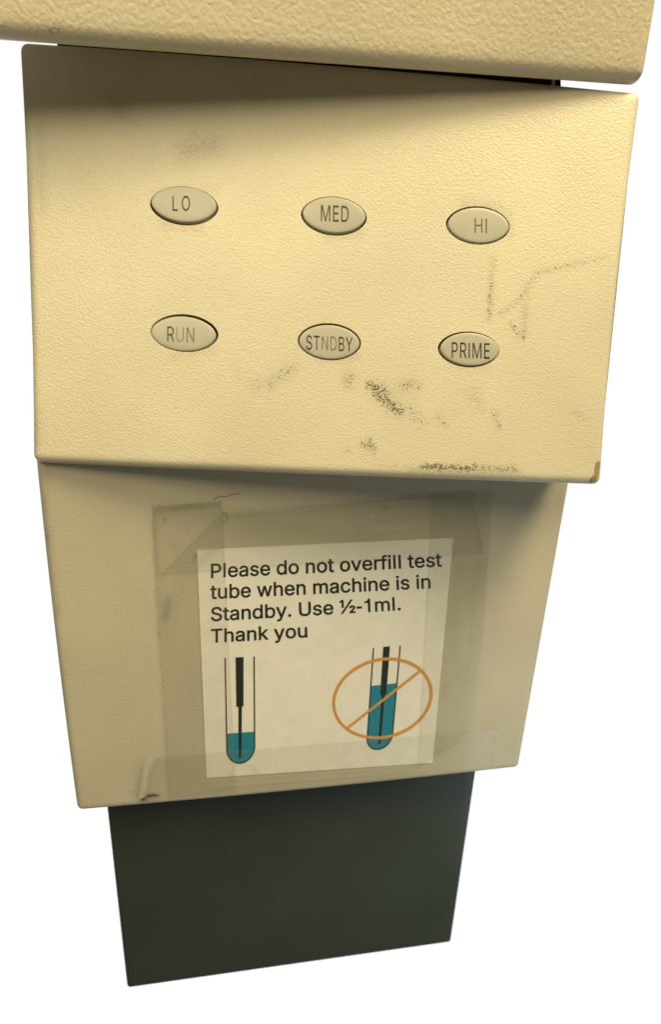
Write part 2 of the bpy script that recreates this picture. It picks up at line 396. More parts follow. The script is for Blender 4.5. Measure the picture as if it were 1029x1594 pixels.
# ---- letters
GL = {' ':[188,[]],
'-':[236,[[20,147,20,235,216,235,216,147]]],
'.':[188,[[95,-17,84,-17,73,-13,63,-8,54,0,46,9,41,19,37,30,37,41,37,52,41,64,46,74,54,82,63,90,73,95,83,99,95,100,107,99,118,95,128,90,137,82,145,74,150,64,153,52,154,41,153,30,150,19,145,9,137,0,128,-8,118,-13,106,-17]]],
'1':[394,[[187,-13,187,349,67,349,67,415,130,424,170,452,199,522,275,522,275,-13]]],
'P':[445,[[47,-13,47,522,235,522,264,520,292,516,317,509,338,498,358,487,375,471,389,455,402,436,410,415,417,394,420,372,422,348,420,324,417,301,410,280,402,259,389,240,375,224,358,209,338,196,317,186,292,178,264,174,235,173,96,173,96,255,233,255,251,256,266,259,280,262,290,267,300,274,309,281,316,289,321,299,326,310,329,322,331,334,331,348,331,361,329,373,326,385,321,396,315,405,309,414,300,421,291,427,280,432,265,436,250,438,232,439,138,439,138,-13]]],
'S':[447,[[224,-22,196,-21,170,-17,145,-11,123,-3,101,8,83,21,66,36,53,53,42,71,34,92,28,112,23,150,115,150,120,126,122,114,127,105,133,96,141,89,149,82,160,76,170,71,183,68,196,65,210,63,224,62,240,63,255,65,269,68,281,72,293,77,303,85,312,91,319,100,325,108,329,119,332,129,333,139,332,149,330,157,327,165,322,170,316,176,308,182,300,188,291,193,279,197,268,202,255,206,241,209,180,227,149,237,122,248,98,263,77,280,60,300,48,321,41,346,39,372,40,395,46,417,53,437,64,455,78,472,94,486,112,499,133,510,154,518,178,524,202,527,227,529,253,527,278,524,300,517,321,510,341,499,359,486,374,472,388,457,399,439,406,419,412,399,415,365,326,365,321,392,315,405,307,417,295,426,281,435,264,440,245,444,225,446,210,445,197,443,184,440,172,436,163,431,153,425,146,418,140,410,134,403,131,394,129,385,128,376,129,365,131,357,135,349,140,343,148,336,155,330,164,325,174,320,184,316,195,312,206,308,216,306,267,292,280,288,291,284,303,280,317,276,330,270,342,263,354,256,367,249,378,239,389,229,398,217,406,205,413,190,418,174,420,156,421,139,420,116,416,95,408,75,397,57,384,39,369,24,350,10,328,-1,306,-10,281,-17,253,-21]]],
'T':[449,[[19,439,19,522,430,522,430,439,270,439,270,-13,180,-13,180,439]]],
'U':[517,[[259,-21,229,-20,200,-15,173,-7,148,3,126,17,105,33,88,52,74,73,62,96,53,121,49,146,47,172,47,522,137,522,137,178,138,162,141,147,145,133,152,120,161,107,169,96,180,88,193,79,207,73,223,69,240,66,259,65,278,66,295,69,311,73,325,79,337,88,348,96,358,107,366,119,372,133,376,147,379,162,380,178,380,522,470,522,470,173,469,146,464,121,455,96,444,73,429,52,412,33,391,17,369,3,344,-7,318,-15,289,-20]]],
'a':[389,[[160,-22,140,-21,123,-18,106,-13,89,-7,73,1,59,12,47,23,37,38,28,52,22,69,18,88,17,108,18,125,21,141,26,155,32,167,40,179,49,188,59,198,72,204,84,211,96,215,108,219,122,224,136,226,150,229,163,231,176,233,233,240,242,241,249,243,254,244,259,246,261,247,261,249,262,251,263,256,263,256,262,266,260,276,259,284,256,291,252,296,247,301,241,306,234,310,226,314,218,316,207,317,196,318,184,317,173,316,163,314,154,310,146,306,139,302,133,297,128,292,122,286,118,281,115,275,107,258,23,283,36,314,46,329,57,344,71,356,83,366,98,375,113,382,129,387,145,392,161,395,178,397,194,397,205,397,216,396,229,395,242,392,255,388,268,384,281,379,293,371,304,363,315,352,326,341,334,326,341,311,346,293,349,273,350,251,350,-13,264,-13,264,39,281,39,280,39,274,30,268,23,261,16,252,8,243,1,232,-6,220,-11,207,-16,192,-19,177,-21],[170,58,185,59,199,62,211,65,222,70,231,76,239,83,247,91,252,99,257,109,259,118,262,128,263,139,264,168,280,177,276,174,269,172,263,170,256,167,249,166,242,164,233,163,202,158,177,155,167,153,156,151,147,149,139,147,131,143,124,139,118,135,113,130,110,126,107,120,106,113,105,104,105,97,106,92,109,85,113,79,116,76,122,72,127,67,135,64,142,62,151,60,160,59]]],
'b':[424,[[229,-21,212,-20,195,-18,180,-13,166,-8,155,-1,145,7,136,15,128,22,122,31,116,38,111,46,111,46,125,46,125,-13,40,-13,40,522,127,522,127,332,111,332,112,333,117,339,121,345,127,354,135,362,144,370,154,378,165,385,179,390,194,394,211,397,229,397,254,396,278,391,299,383,320,372,339,357,355,340,370,320,382,299,391,274,398,247,402,219,403,189,402,159,398,131,391,104,382,79,370,57,356,37,339,19,320,5,299,-7,278,-15,254,-20],[220,60,235,61,249,64,260,68,271,76,282,85,290,96,297,107,304,122,308,136,312,153,314,171,315,189,314,208,312,225,308,242,304,256,297,270,290,282,282,292,272,301,261,307,249,313,235,316,220,317,205,316,192,313,180,308,169,302,159,293,150,283,143,272,137,258,133,244,129,227,126,209,126,189,126,170,129,152,133,135,137,120,144,106,151,94,159,84,170,75,180,68,192,64,206,61]]],
'c':[396,[[207,-21,180,-20,155,-15,132,-6,110,5,90,20,72,37,57,57,44,79,34,104,27,130,23,158,21,187,23,217,27,245,34,272,44,297,57,319,72,339,90,356,110,371,132,383,156,391,180,396,207,397,221,397,236,396,250,393,264,390,277,385,290,380,301,373,312,367,323,359,333,350,342,340,350,330,358,319,365,307,370,294,379,268,294,246,289,265,286,270,283,276,279,282,276,287,271,292,267,296,262,301,257,304,251,307,245,310,238,313,231,314,224,316,216,316,207,317,191,316,177,313,164,307,153,300,144,291,135,279,126,268,120,253,116,239,112,222,110,205,109,187,110,170,112,153,116,137,120,122,126,108,135,97,144,85,153,76,164,69,177,64,191,61,207,59,216,60,224,61,231,62,239,64,245,66,251,69,257,73,264,77,268,81,272,85,277,90,281,96,285,101,287,107,290,114,295,133,380,111,371,85,366,72,359,60,352,49,344,38,334,28,324,19,313,10,302,4,291,-3,278,-8,265,-13,250,-17,237,-19,222,-21]]],
'd':[424,[[195,-21,170,-20,147,-15,125,-7,104,5,85,19,69,37,55,57,43,79,34,104,26,130,22,159,21,189,22,219,26,248,34,274,43,299,55,320,69,341,86,357,105,372,126,383,147,391,171,396,196,397,214,397,231,394,245,390,259,385,270,378,280,370,289,362,297,355,303,346,308,339,314,332,314,332,298,332,298,522,385,522,385,-13,300,-13,300,46,314,46,314,46,309,38,303,31,297,22,289,15,280,7,270,-1,258,-8,246,-13,230,-18,213,-20],[205,60,219,61,232,63,244,69,255,75,265,84,274,94,281,106,287,120,292,136,296,152,298,170,299,189,298,209,296,227,292,244,288,258,282,272,274,283,266,293,255,302,245,308,233,313,219,316,205,317,189,316,176,313,163,307,153,301,142,292,135,282,126,270,120,256,116,242,112,225,110,208,109,189,110,171,112,153,115,137,121,122,127,107,134,96,143,85,153,76,164,68,176,64,190,61]]],
'e':[404,[[212,-21,183,-20,158,-15,133,-6,110,5,90,20,72,37,57,57,44,79,34,104,27,129,22,158,21,187,22,216,26,245,34,271,43,296,56,318,71,337,88,356,108,370,130,382,153,391,178,396,205,397,222,397,238,395,254,392,271,386,285,380,301,372,315,361,328,351,341,337,352,322,362,305,369,286,376,266,381,244,383,220,384,194,384,156,62,156,62,234,353,225,299,179,296,219,294,235,290,250,286,264,280,275,273,286,264,296,255,303,245,309,233,313,220,316,205,317,191,316,176,313,165,309,154,302,144,294,135,285,127,275,121,264,115,252,112,238,110,225,109,211,109,178,110,158,113,142,116,126,122,112,129,99,137,89,147,80,158,72,170,67,182,63,197,60,212,59,223,60,232,61,241,63,250,65,257,68,264,72,270,76,276,82,282,88,286,95,290,102,299,120,382,100,372,72,364,56,355,43,344,30,332,19,318,8,304,0,288,-8,269,-14,251,-18,232,-20]]],
'f':[254,[[241,392,241,314,-7,314,-7,392],[68,-13,68,432,69,448,71,464,77,480,85,493,94,505,105,515,117,524,130,531,144,536,159,540,173,542,187,543,198,543,208,542,217,541,225,540,232,538,238,537,243,534,259,530,236,451,211,460,209,460,205,460,199,461,195,461,184,460,175,458,169,455,164,451,161,446,157,439,155,429,155,419,155,-13]]],
'h':[410,[[127,227,127,-13,40,-13,40,522,127,522,127,274,83,274,100,318,113,339,127,358,144,373,163,384,183,392,205,396,227,397,247,396,267,393,284,388,301,380,317,370,330,358,343,344,353,327,360,308,366,288,369,265,370,240,370,-13,283,-13,283,235,282,254,278,271,272,284,264,295,253,304,241,311,227,315,210,316,198,315,187,313,177,310,167,305,158,300,150,294,143,285,137,277,133,267,130,254,127,242]]],
'i':[167,[[40,-13,40,392,127,392,127,-13],[84,430,73,431,63,434,53,438,45,446,38,453,32,463,29,472,28,483,29,493,32,504,38,514,45,522,53,528,62,533,73,536,84,537,94,536,105,533,114,528,123,522,130,513,135,505,139,493,139,483,139,472,135,462,130,454,123,446,114,438,104,434,94,431]]],
'k':[381,[[102,118,97,225,116,225,279,392,379,387,189,186,182,186],[40,-13,40,522,127,522,127,-13],[288,-13,131,187,192,249,392,-10]]],
'l':[189,[[47,-13,47,522,134,522,134,-13]]],
'm':[610,[[40,-13,40,392,125,392,125,282,91,282,100,314,106,329,114,342,122,354,132,365,143,373,154,381,167,388,179,392,192,397,206,399,219,399,241,398,262,392,280,383,296,370,310,355,321,337,328,318,338,282,293,282,305,313,310,327,318,339,327,351,338,363,349,371,361,380,376,387,390,392,405,396,421,398,437,399,454,398,471,396,488,390,503,384,518,375,531,363,543,350,552,334,560,318,566,299,569,277,570,255,570,-13,483,-13,483,253,481,271,478,284,472,294,465,303,454,309,443,314,431,316,419,317,407,317,398,315,389,312,380,308,373,304,367,298,361,291,357,284,353,276,351,267,349,257,348,246,348,-13,261,-13,261,260,260,273,257,283,251,293,244,302,235,309,225,314,213,316,199,317,189,317,181,315,173,313,164,309,156,303,149,298,142,291,138,283,133,273,130,262,127,252,127,238,127,-13]]],
'n':[410,[[127,227,127,-13,40,-13,40,392,125,392,125,274,83,274,100,318,113,339,127,358,144,373,163,384,183,392,205,396,227,397,247,396,267,393,284,388,301,380,317,370,330,358,343,344,353,327,360,308,366,288,369,265,370,240,370,-13,283,-13,283,235,282,254,278,271,272,284,264,295,253,304,241,311,227,315,210,316,198,315,187,313,177,310,167,305,158,300,150,294,143,285,137,277,133,267,130,254,127,242]]],
'o':[415,[[207,-21,180,-20,155,-15,132,-6,110,5,90,20,72,37,57,57,44,79,34,104,27,130,23,158,21,187,23,217,27,245,34,272,44,297,57,319,72,339,90,356,110,371,132,383,156,391,180,396,207,397,235,396,259,391,283,383,306,371,326,356,343,339,358,319,371,297,381,272,389,246,393,217,394,187,393,158,389,130,381,104,371,79,358,57,343,37,326,20,306,5,283,-6,260,-15,235,-20],[207,59,224,61,238,64,251,69,262,76,273,85,281,96,289,108,295,122,299,137,303,153,305,170,306,187,305,205,303,222,299,239,295,253,288,268,281,280,273,291,262,300,251,307,238,313,224,316,207,317,191,316,177,313,164,307,153,300,144,291,135,279,126,268,120,253,116,239,112,222,110,205,109,187,110,170,112,153,116,137,120,122,126,108,135,97,144,85,153,76,164,69,177,64,191,61]]],
'r':[259,[[40,-13,40,392,125,392,125,334,107,334,111,342,120,355,131,368,145,378,161,387,177,392,194,397,213,398,229,397,256,397,256,307,228,311,223,312,218,312,212,313,207,313,196,312,185,310,174,307,165,303,157,298,149,292,142,285,137,278,133,268,129,258,127,248,127,237,127,-13]]],
's':[365,[[182,-21,162,-20,143,-18,125,-15,107,-9,92,-1,77,7,63,17,52,30,42,43,33,57,28,74,20,104,103,122,111,97,116,86,123,78,131,71,141,66,153,62,167,59,181,58,198,59,213,63,227,67,237,73,245,80,251,88,254,95,255,103,254,110,253,116,249,121,245,126,239,131,232,135,221,139,209,142,146,157,121,165,98,174,80,185,63,199,50,215,41,232,35,253,34,274,35,292,39,309,45,325,55,340,66,352,79,364,94,374,110,382,127,389,147,394,166,397,187,397,207,397,225,394,243,391,259,384,273,377,287,368,299,358,309,347,318,335,326,322,331,308,341,281,260,262,252,282,247,291,241,299,234,306,226,311,215,316,203,318,187,320,173,319,160,316,149,312,139,306,131,299,125,292,123,286,122,277,123,269,124,263,127,258,132,253,139,248,149,244,161,239,175,236,232,222,258,214,281,206,300,193,315,180,328,165,337,147,343,127,344,107,343,88,338,71,333,55,323,39,311,26,298,14,283,4,265,-6,246,-12,225,-18,204,-20]]],
't':[227,[[217,392,217,314,-7,314,-7,392],[52,484,139,484,139,99,140,87,141,80,143,74,146,69,149,67,154,65,161,64,170,63,183,64,212,69,228,-6,212,-13,206,-14,200,-15,193,-16,187,-16,181,-17,174,-17,168,-17,143,-16,121,-10,100,-1,83,11,69,28,60,48,54,69,52,92]]],
'u':[410,[[182,-18,163,-17,143,-14,125,-8,109,0,93,10,80,22,67,36,57,53,50,72,44,92,41,115,40,139,40,392,127,392,127,144,128,125,131,109,138,96,147,84,157,75,169,68,183,65,200,63,212,64,223,66,233,69,243,73,251,79,259,86,266,94,272,103,277,114,280,125,282,138,283,153,283,392,370,392,370,-13,285,-13,285,105,326,105,309,61,297,40,281,21,265,6,246,-5,226,-13,205,-17]]],
'v':[389,[[154,-13,-2,392,93,392,177,159,183,142,189,125,194,108,200,90,204,73,208,57,213,41,224,8,166,8,177,41,181,56,185,73,190,90,195,108,201,125,206,142,212,159,296,392,390,392,235,-13]]],
'w':[567,[[128,-13,5,392,97,392,146,217,151,199,156,181,162,160,167,140,172,118,178,94,183,70,191,28,149,28,157,69,162,93,167,116,173,138,178,159,183,179,188,198,193,217,242,392,326,392,375,217,379,199,384,179,389,160,395,139,400,117,405,94,410,70,418,28,375,28,384,69,389,93,395,116,400,138,405,159,410,180,417,199,421,217,470,392,563,392,439,-13,358,-13,306,169,292,222,289,235,284,249,281,263,278,277,260,351,308,351,290,277,276,222,271,207,268,195,265,182,260,168,209,-13]]],
'y':[389,[[31,-148,51,-72,73,-74,82,-76,89,-77,95,-77,101,-76,107,-75,112,-73,116,-70,120,-65,125,-60,129,-52,134,-43,139,-31,149,-1,-2,392,93,392,177,159,183,142,189,125,194,108,200,90,204,73,208,57,213,41,224,8,167,8,175,41,181,57,185,73,189,90,195,108,200,125,206,142,212,159,296,392,390,392,216,-63,210,-78,202,-91,195,-104,187,-115,177,-125,167,-134,157,-141,144,-148,132,-152,120,-156,105,-158,91,-158,84,-158,76,-158,69,-157,63,-156,57,-155,51,-154,47,-152]]],
'½':[585,[[161,522,161,218,81,218,81,449,95,449,15,391,12,472,78,522],[40,-11,403,522,489,520,126,-13],[351,-13,351,42,449,146,457,155,464,163,471,172,476,177,479,183,482,189,483,195,484,201,483,206,482,210,480,213,476,217,472,220,468,221,461,222,455,223,449,222,443,221,438,219,434,216,431,213,429,209,428,204,426,185,347,185,351,219,357,238,367,255,381,268,397,279,415,287,435,292,456,293,478,292,498,287,516,279,533,268,545,254,555,239,561,221,562,202,562,195,561,186,558,178,556,170,551,162,547,153,541,144,533,133,525,123,515,111,503,96,488,81,453,44,453,59,566,59,566,-13]]]}
GB = {'B':[456,[[63,3,63,506,241,506,266,505,288,501,309,496,328,488,343,479,357,467,369,454,378,441,385,425,391,409,394,392,395,374,394,358,392,345,389,332,384,321,378,312,371,303,363,295,354,288,346,283,335,278,325,273,312,269,312,259,326,258,338,254,350,249,361,242,372,235,383,225,392,214,399,202,406,188,411,172,414,155,415,136,414,117,410,101,405,84,397,69,388,54,375,41,360,31,343,21,323,13,300,7,275,4,247,3],[122,54,245,54,272,55,297,60,316,67,332,78,343,90,352,104,357,119,358,137,358,149,355,162,351,174,345,186,337,196,329,205,319,213,307,221,294,227,280,231,264,233,248,234,122,234],[122,282,238,282,252,283,266,285,278,288,289,293,301,299,310,307,318,315,326,324,332,336,336,347,338,359,339,372,337,389,333,404,326,419,315,431,300,442,284,449,263,453,240,455,122,455]]],
'D':[502,[[219,3,99,3,99,54,215,54,244,55,273,60,297,67,320,78,339,92,356,108,371,126,382,148,391,171,397,197,401,226,402,255,401,285,397,313,391,338,382,362,371,383,356,401,340,417,322,431,300,441,276,449,249,453,221,455,96,455,96,506,225,506,261,504,293,498,324,489,351,475,375,459,397,439,416,416,430,390,443,360,452,328,457,293,459,255,457,217,452,182,443,150,430,120,415,94,396,70,374,50,349,34,321,20,290,11,256,5],[122,506,122,3,63,3,63,506]]],
'E':[419,[[63,3,63,506,369,506,369,455,122,455,122,283,352,283,352,232,122,232,122,54,372,54,372,3]]],
'H':[517,[[63,3,63,506,122,506,122,286,395,286,395,506,454,506,454,3,395,3,395,235,122,235,122,3]]],
'I':[200,[[69,3,69,506,131,506,131,3]]],
'L':[393,[[63,3,63,506,122,506,122,54,358,54,358,3]]],
'M':[628,[[63,3,63,506,150,506,274,186,284,158,296,122,308,83,318,52,311,52,321,82,333,120,345,157,355,186,478,506,565,506,565,3,507,3,507,291,507,327,508,369,509,413,510,454,509,454,506,446,502,434,499,422,495,410,479,364,464,323,453,292,340,3,288,3,173,292,162,322,148,362,132,409,116,454,116,454,117,416,118,372,119,328,119,291,119,3]]],
'N':[523,[[63,3,63,506,134,506,340,181,344,174,349,167,354,158,360,149,366,140,372,129,378,118,385,106,391,93,398,81,404,67,409,57,408,57,406,68,405,81,404,95,404,108,403,121,403,134,402,146,402,157,402,195,402,506,460,506,460,3,389,3,205,292,180,333,174,343,167,356,159,369,151,382,113,450,116,450,119,384,121,328,122,291,122,3]]],
'O':[533,[[267,-4,235,-2,206,4,178,14,152,28,128,44,107,65,88,90,73,116,60,147,51,180,45,215,43,254,45,293,51,328,60,361,73,392,88,419,107,443,128,464,152,481,178,495,206,505,235,511,267,513,299,511,328,505,356,495,382,481,406,464,427,443,446,419,461,392,474,361,483,328,488,293,490,254,488,215,483,180,474,147,461,116,446,90,427,65,406,44,382,28,356,14,328,4,299,-2],[267,50,289,51,311,56,331,63,351,73,369,87,385,103,399,121,411,143,421,167,428,193,432,223,433,254,432,286,428,315,421,342,411,366,399,388,385,406,369,422,351,436,331,446,311,453,289,457,267,459,245,457,222,453,202,446,182,436,165,422,149,406,134,387,122,365,113,341,106,315,102,285,100,254,102,223,106,193,113,167,122,143,135,121,149,103,165,87,182,73,202,63,222,56,245,51]]],
'P':[445,[[63,3,63,506,235,506,263,504,288,500,311,494,331,484,348,474,364,460,377,445,387,429,395,410,401,390,404,370,406,348,404,325,401,305,395,285,387,266,377,250,364,235,348,221,331,210,311,201,288,194,263,190,235,189,112,189,112,239,233,239,252,240,270,243,285,247,299,253,310,262,320,270,330,280,336,293,341,305,345,318,347,333,347,348,347,362,345,377,341,390,336,403,328,415,320,425,310,433,298,442,285,447,269,452,251,454,232,455,122,455,122,3]]],
'R':[449,[[63,3,63,506,236,506,264,504,289,501,312,494,332,486,349,476,365,463,378,448,387,432,396,414,402,394,405,374,406,352,405,330,402,310,396,291,387,272,378,257,365,242,349,230,332,220,311,212,288,206,264,202,236,201,99,201,99,252,234,252,252,253,270,255,285,259,299,264,311,270,321,279,329,288,337,299,342,311,345,323,347,338,348,352,347,367,345,381,342,394,337,406,329,417,321,427,311,435,299,443,285,448,270,452,252,454,233,455,122,455,122,3],[355,3,235,226,301,226,423,3]]],
'S':[447,[[224,-6,197,-5,173,-1,150,4,129,12,110,22,93,33,78,47,66,62,57,78,49,97,44,116,41,134,102,134,104,122,107,109,113,96,121,86,130,77,140,69,153,61,165,56,179,52,193,49,209,47,224,46,241,47,257,49,273,52,287,57,300,63,313,72,323,80,331,90,339,101,344,113,348,125,349,139,348,152,345,162,341,172,334,181,327,188,318,195,309,202,297,208,285,212,273,217,260,221,246,225,185,242,155,252,129,263,107,276,88,291,73,309,63,327,57,349,55,372,56,393,61,412,68,430,77,446,89,461,104,474,121,485,139,495,159,503,181,508,203,511,227,513,252,511,274,508,295,502,315,495,332,485,349,474,363,461,375,447,384,432,391,414,396,396,398,381,340,381,337,397,329,414,318,428,304,439,287,450,268,456,247,460,225,462,209,461,193,459,179,455,166,451,154,445,143,437,134,429,127,420,120,410,115,399,113,387,112,376,113,362,116,351,121,340,129,332,137,324,146,317,157,310,168,305,179,301,190,297,201,293,211,290,263,276,275,273,286,269,298,265,311,261,323,255,335,249,345,242,357,236,367,227,377,218,385,207,392,196,398,184,402,170,404,155,405,139,404,118,400,100,393,82,383,66,372,50,358,36,341,24,322,14,301,5,277,-1,252,-5]]],
'T':[449,[[35,455,35,506,414,506,414,455,254,455,254,3,196,3,196,455]]],
'U':[517,[[259,-5,230,-4,204,1,178,8,155,18,135,30,116,45,100,62,88,82,77,102,69,125,65,148,63,173,63,506,121,506,121,178,122,160,125,143,130,127,138,111,148,97,158,85,171,75,186,65,202,58,219,53,239,50,259,49,279,50,299,53,316,58,332,65,347,75,359,85,370,97,380,112,387,127,392,143,395,160,396,178,396,506,454,506,454,173,453,148,448,125,440,102,430,82,417,62,401,45,382,30,362,18,339,8,314,1,288,-4]]],
'Y':[472,[[206,3,206,209,21,506,89,506,189,342,197,329,205,317,212,304,219,291,226,278,233,263,240,247,246,233,228,233,234,247,240,264,247,279,254,292,261,305,268,316,276,330,283,343,383,506,450,506,265,209,265,3]]]}
CAPH = 510.0
def text_mesh(txt, wear=None, GL=GL, track=0):
    """filled glyph outlines, baseline at 0, cap height 1; returns verts 2d, faces, wear per vert, width"""
    x = 0.0; V = []; F = []; Wr = []; xmin = None; xmax = 0
    for gi, chr_ in enumerate(txt):
        adv, polys = GL[chr_]
        if polys:
            pts = []; ed = []
            for pl in polys:
                s = len(pts); n = len(pl)//2
                pts += [Vector((pl[2*i], pl[2*i+1])) for i in range(n)]
                ed += [(s+i, s+(i+1) % n) for i in range(n)]
            v, e, f, *_ = delaunay_2d_cdt(pts, ed, [], 0, 1e-3)
            def crossings(c):
                k = 0
                for a, b in ed:
                    p, q = pts[a], pts[b]
                    if (p.y > c.y) != (q.y > c.y) and c.x < (q.x-p.x)*(c.y-p.y)/(q.y-p.y)+p.x: k += 1 if q.y > p.y else -1
                return k != 0
            s = len(V)
            for t in f:
                if crossings((v[t[0]]+v[t[1]]+v[t[2]])/3): F.append(tuple(s+i for i in t))
            for p in v:
                V.append(((x+p.x)/CAPH, p.y/CAPH)); Wr.append((wear or {}).get(gi, 0.0))
            lo = min(p.x for p in pts); hi = max(p.x for p in pts)
            if xmin is None: xmin = x+lo
            xmax = x+hi
        x += adv+track
    V = [(a-xmin/CAPH, b) for a, b in V]
    return V, F, Wr, (xmax-xmin)/CAPH

# ---- buttons
def button(spec):
    txt, c, hw, hh, rot, sh, tsh, wear = spec
    loops = []
    # profile: (inset m, height m)
    prof = [(0, -.0038), (0, -.0003), (.0001, .0), (.0003, .00018), (.0007, .00028), (.002, .00035), (.0045, .00042)]
    for ins, h in prof:
        loops.append([PA.pt(p, h) for p in oval(PA, c, hw, hh, rot, 1.0, sh, -.00075-ins)])
    n = len(ALM); V = [v for l in loops for v in l]; F = []
    for k in range(len(prof)-1):
        for i in range(n):
            j = (i+1) % n; F.append((k*n+i, k*n+j, (k+1)*n+j, (k+1)*n+i))
    o = sum((loops[-1][i] for i in range(n)), Vector())/n + PA.n*.00006
    V.append(o); F += [((len(prof)-1)*n+i, (len(prof)-1)*n+(i+1) % n, len(V)-1) for i in range(n)]
    b = obj('button', V, F, M_button, machine)
    tv, tf, tw, wd = text_mesh(txt, wear, GB, 150 if txt == 'LO' else 30)
    cx, cy = c[0]+sh[0]+tsh[0], c[1]+sh[1]+tsh[1]
    W_, H_ = {'LO': (27, 23), 'MED': (43, 25), 'HI': (19, 23), 'RUN': (42, 23), 'STNDBY': (72, 22), 'PRIME': (59, 24)}[txt]
    sl = {'LO': -.01, 'MED': .03, 'HI': .03, 'RUN': .05, 'STNDBY': .045, 'PRIME': .03}[txt]
    vs = [PA.pt(PA.at(cx-W_/2+W_*x/wd, cy+H_/2-H_*y+sl*(W_*x/wd-W_/2)), .00058) for x, y in tv]
    lt = obj('lettering', vs, tf, M_ink, machine, smooth=False, attrs={'wear': tw})
    lt.parent = b
    return b
for s in BUT: button(s)

# ---- upper cover
qD = quad(PD, (-260, 37), (1006, 129), (1050, -130), (-330, -260))
vD, fD, uD = slab(qD, .0055, (0, .09, .075), .004)
stD = strokes(PD, [([(75, 46), (88, 43), (92, 40)], 5, .75), ([(100, 49), (125, 51)], 4, .5), ([(135, 52), (150, 54)], 4, .4)])
zz = lambda u: 0.0
obj('upper_cover', vD, fD, M_cover, machine, attrs={'stain': M_at(uD, stD), 'grime': M_at(uD, zz), 'chip': M_at(uD, zz)})
# recessed black neck in the gap between cover and button panel
def prism(pl, px, depth0, depth1):
    a = [pl.at(*p) for p in px]; n = len(a)
    return ([pl.pt(x, -depth0) for x in a]+[pl.pt(x, -depth1) for x in a],
            [tuple(range(n)), tuple(range(2*n-1, n-1, -1))]+[(i, i+n, (i+1) % n+n, (i+1) % n) for i in range(n)])
v, f = prism(PA, ((82, 110), (883, 170), (881, 90), (80, 30)), .006, .030)
obj('neck', v, f, M_dark, machine, smooth=False)
v, f = prism(PA, ((866, 150), (868.5, 150), (869, 112), (866.5, 112)), .0035, .0058)
obj('glint_tab', v, f, M_glint, machine, smooth=False)  # thin tab in the gap, its edge glint put into the colour

# ---- lower panel
qB = quad(PB, (119, 1264), (809, 1196), (893, 729), (51.5, 692), bow=(.0016, .0000, 0, .0010))
vB, fB, uB = slab(qB, .0038, (0, .06, .0), .0022)
stB = strokes(PB, [([(74, 825), (75, 842)], 5, .55), ([(68, 770), (72, 800)], 4, .4), ([(374, 763)], 2, .8), ([(88, 940), (92, 960)], 3, .3)])
grB = strokes(PB, [([(66, 730), (75, 840), (90, 960)], 7, .3), ([(60, 716), (75, 735)], 8, .3)])
obj('lower_panel', vB, fB, M_lower, machine, attrs={'stain': M_at(uB, stB), 'grime': M_at(uB, grB), 'chip': M_at(uB, zz)})

# ---- dark base
qC = quad(PC, (197, 1540), (703, 1468), (745.5, 1180), (162.5, 1232))
vC, fC, uC = slab(qC, .0030, (0, .05, .0), .006)
obj('base_panel', vC, fC, M_base, machine)

# ------------------------------------------------------------------ the note
def sheet_grid(pl, px, h, nx, ny, thick, bump=None):
    """thin solid sheet over four px corners (TL, TR, BR, BL)"""
    c = [pl.at(*p) for p in px]; V = []; F = []
    for lay in (0, 1):
        for j in range(ny+1):
            for i in range(nx+1):
                a, b = i/nx, j/ny
                uv = c[0]*(1-a)*(1-b)+c[1]*a*(1-b)+c[2]*a*b+c[3]*(1-a)*b
                V.append(pl.pt(uv, h+(bump(a, b) if bump else 0)-(thick if lay else 0)))
    n = (nx+1)*(ny+1)
    for j in range(ny):
        for i in range(nx):
            q = j*(nx+1)+i; k = (q, q+nx+1, q+nx+2, q+1)
            F.append(k); F.append(tuple(n+x for x in reversed(k)))
    rim = [i for i in range(nx+1)]+[j*(nx+1)+nx for j in range(1, ny+1)]+[ny*(nx+1)+i for i in range(nx-1, -1, -1)]+[j*(nx+1) for j in range(ny-1, 0, -1)]
    for a, b in zip(rim, rim[1:]+rim[:1]): F.append((a, b, n+b, n+a))
    return V, F
HP = .00045
note = bpy.data.objects.new('paper_note', None); COL.objects.link(note); note.location = BASE
tag(note, 'white printed paper note about not overfilling the test tube, taped to the lower beige panel', 'note')
v, f = sheet_grid(PB, ((306, 855.5), (705.5, 836.5), (673.5, 1187), (321, 1210.5)), HP, 30, 30, .0002,
                  lambda a, b: .00005*sin(a*9+b*4)+.00004*sin(b*13-a*3))
obj('sheet', v, f, M_paper, note, smooth=False)
HI_ = HP+.00014
def line(txt, a, b, h0, h1):
    """text from px a to px b along its baseline; cap heights h0, h1 px at the two ends"""
    tv, tf, tw, wd = text_mesh(txt)
    ax, ay = a; bx, by = b; vs = []
    for x, y in tv:
        t = x/wd; hh = h0+(h1-h0)*t
        vs.append(PB.pt(PB.at(ax+(bx-ax)*t-.045*hh*y*t, ay+(by-ay)*t-hh*y), HI_))
    o = obj('printed_text', vs, tf, M_nink, note, smooth=False, attrs={'wear': [0.0]*len(vs)})
    return o
line('Please do not overfill test', (328, 899.0), (688, 881.0), 21.5, 20.5)
line('tube when machine is in', (327, 931.8), (670.3, 914.8), 21.5, 20.5)
line('Standby. Use ½-1ml.', (328, 966.2), (624, 949.0), 21.0, 20.3)
line('Thank you', (328, 999.5), (478.5, 991.0), 20.5, 20.3)

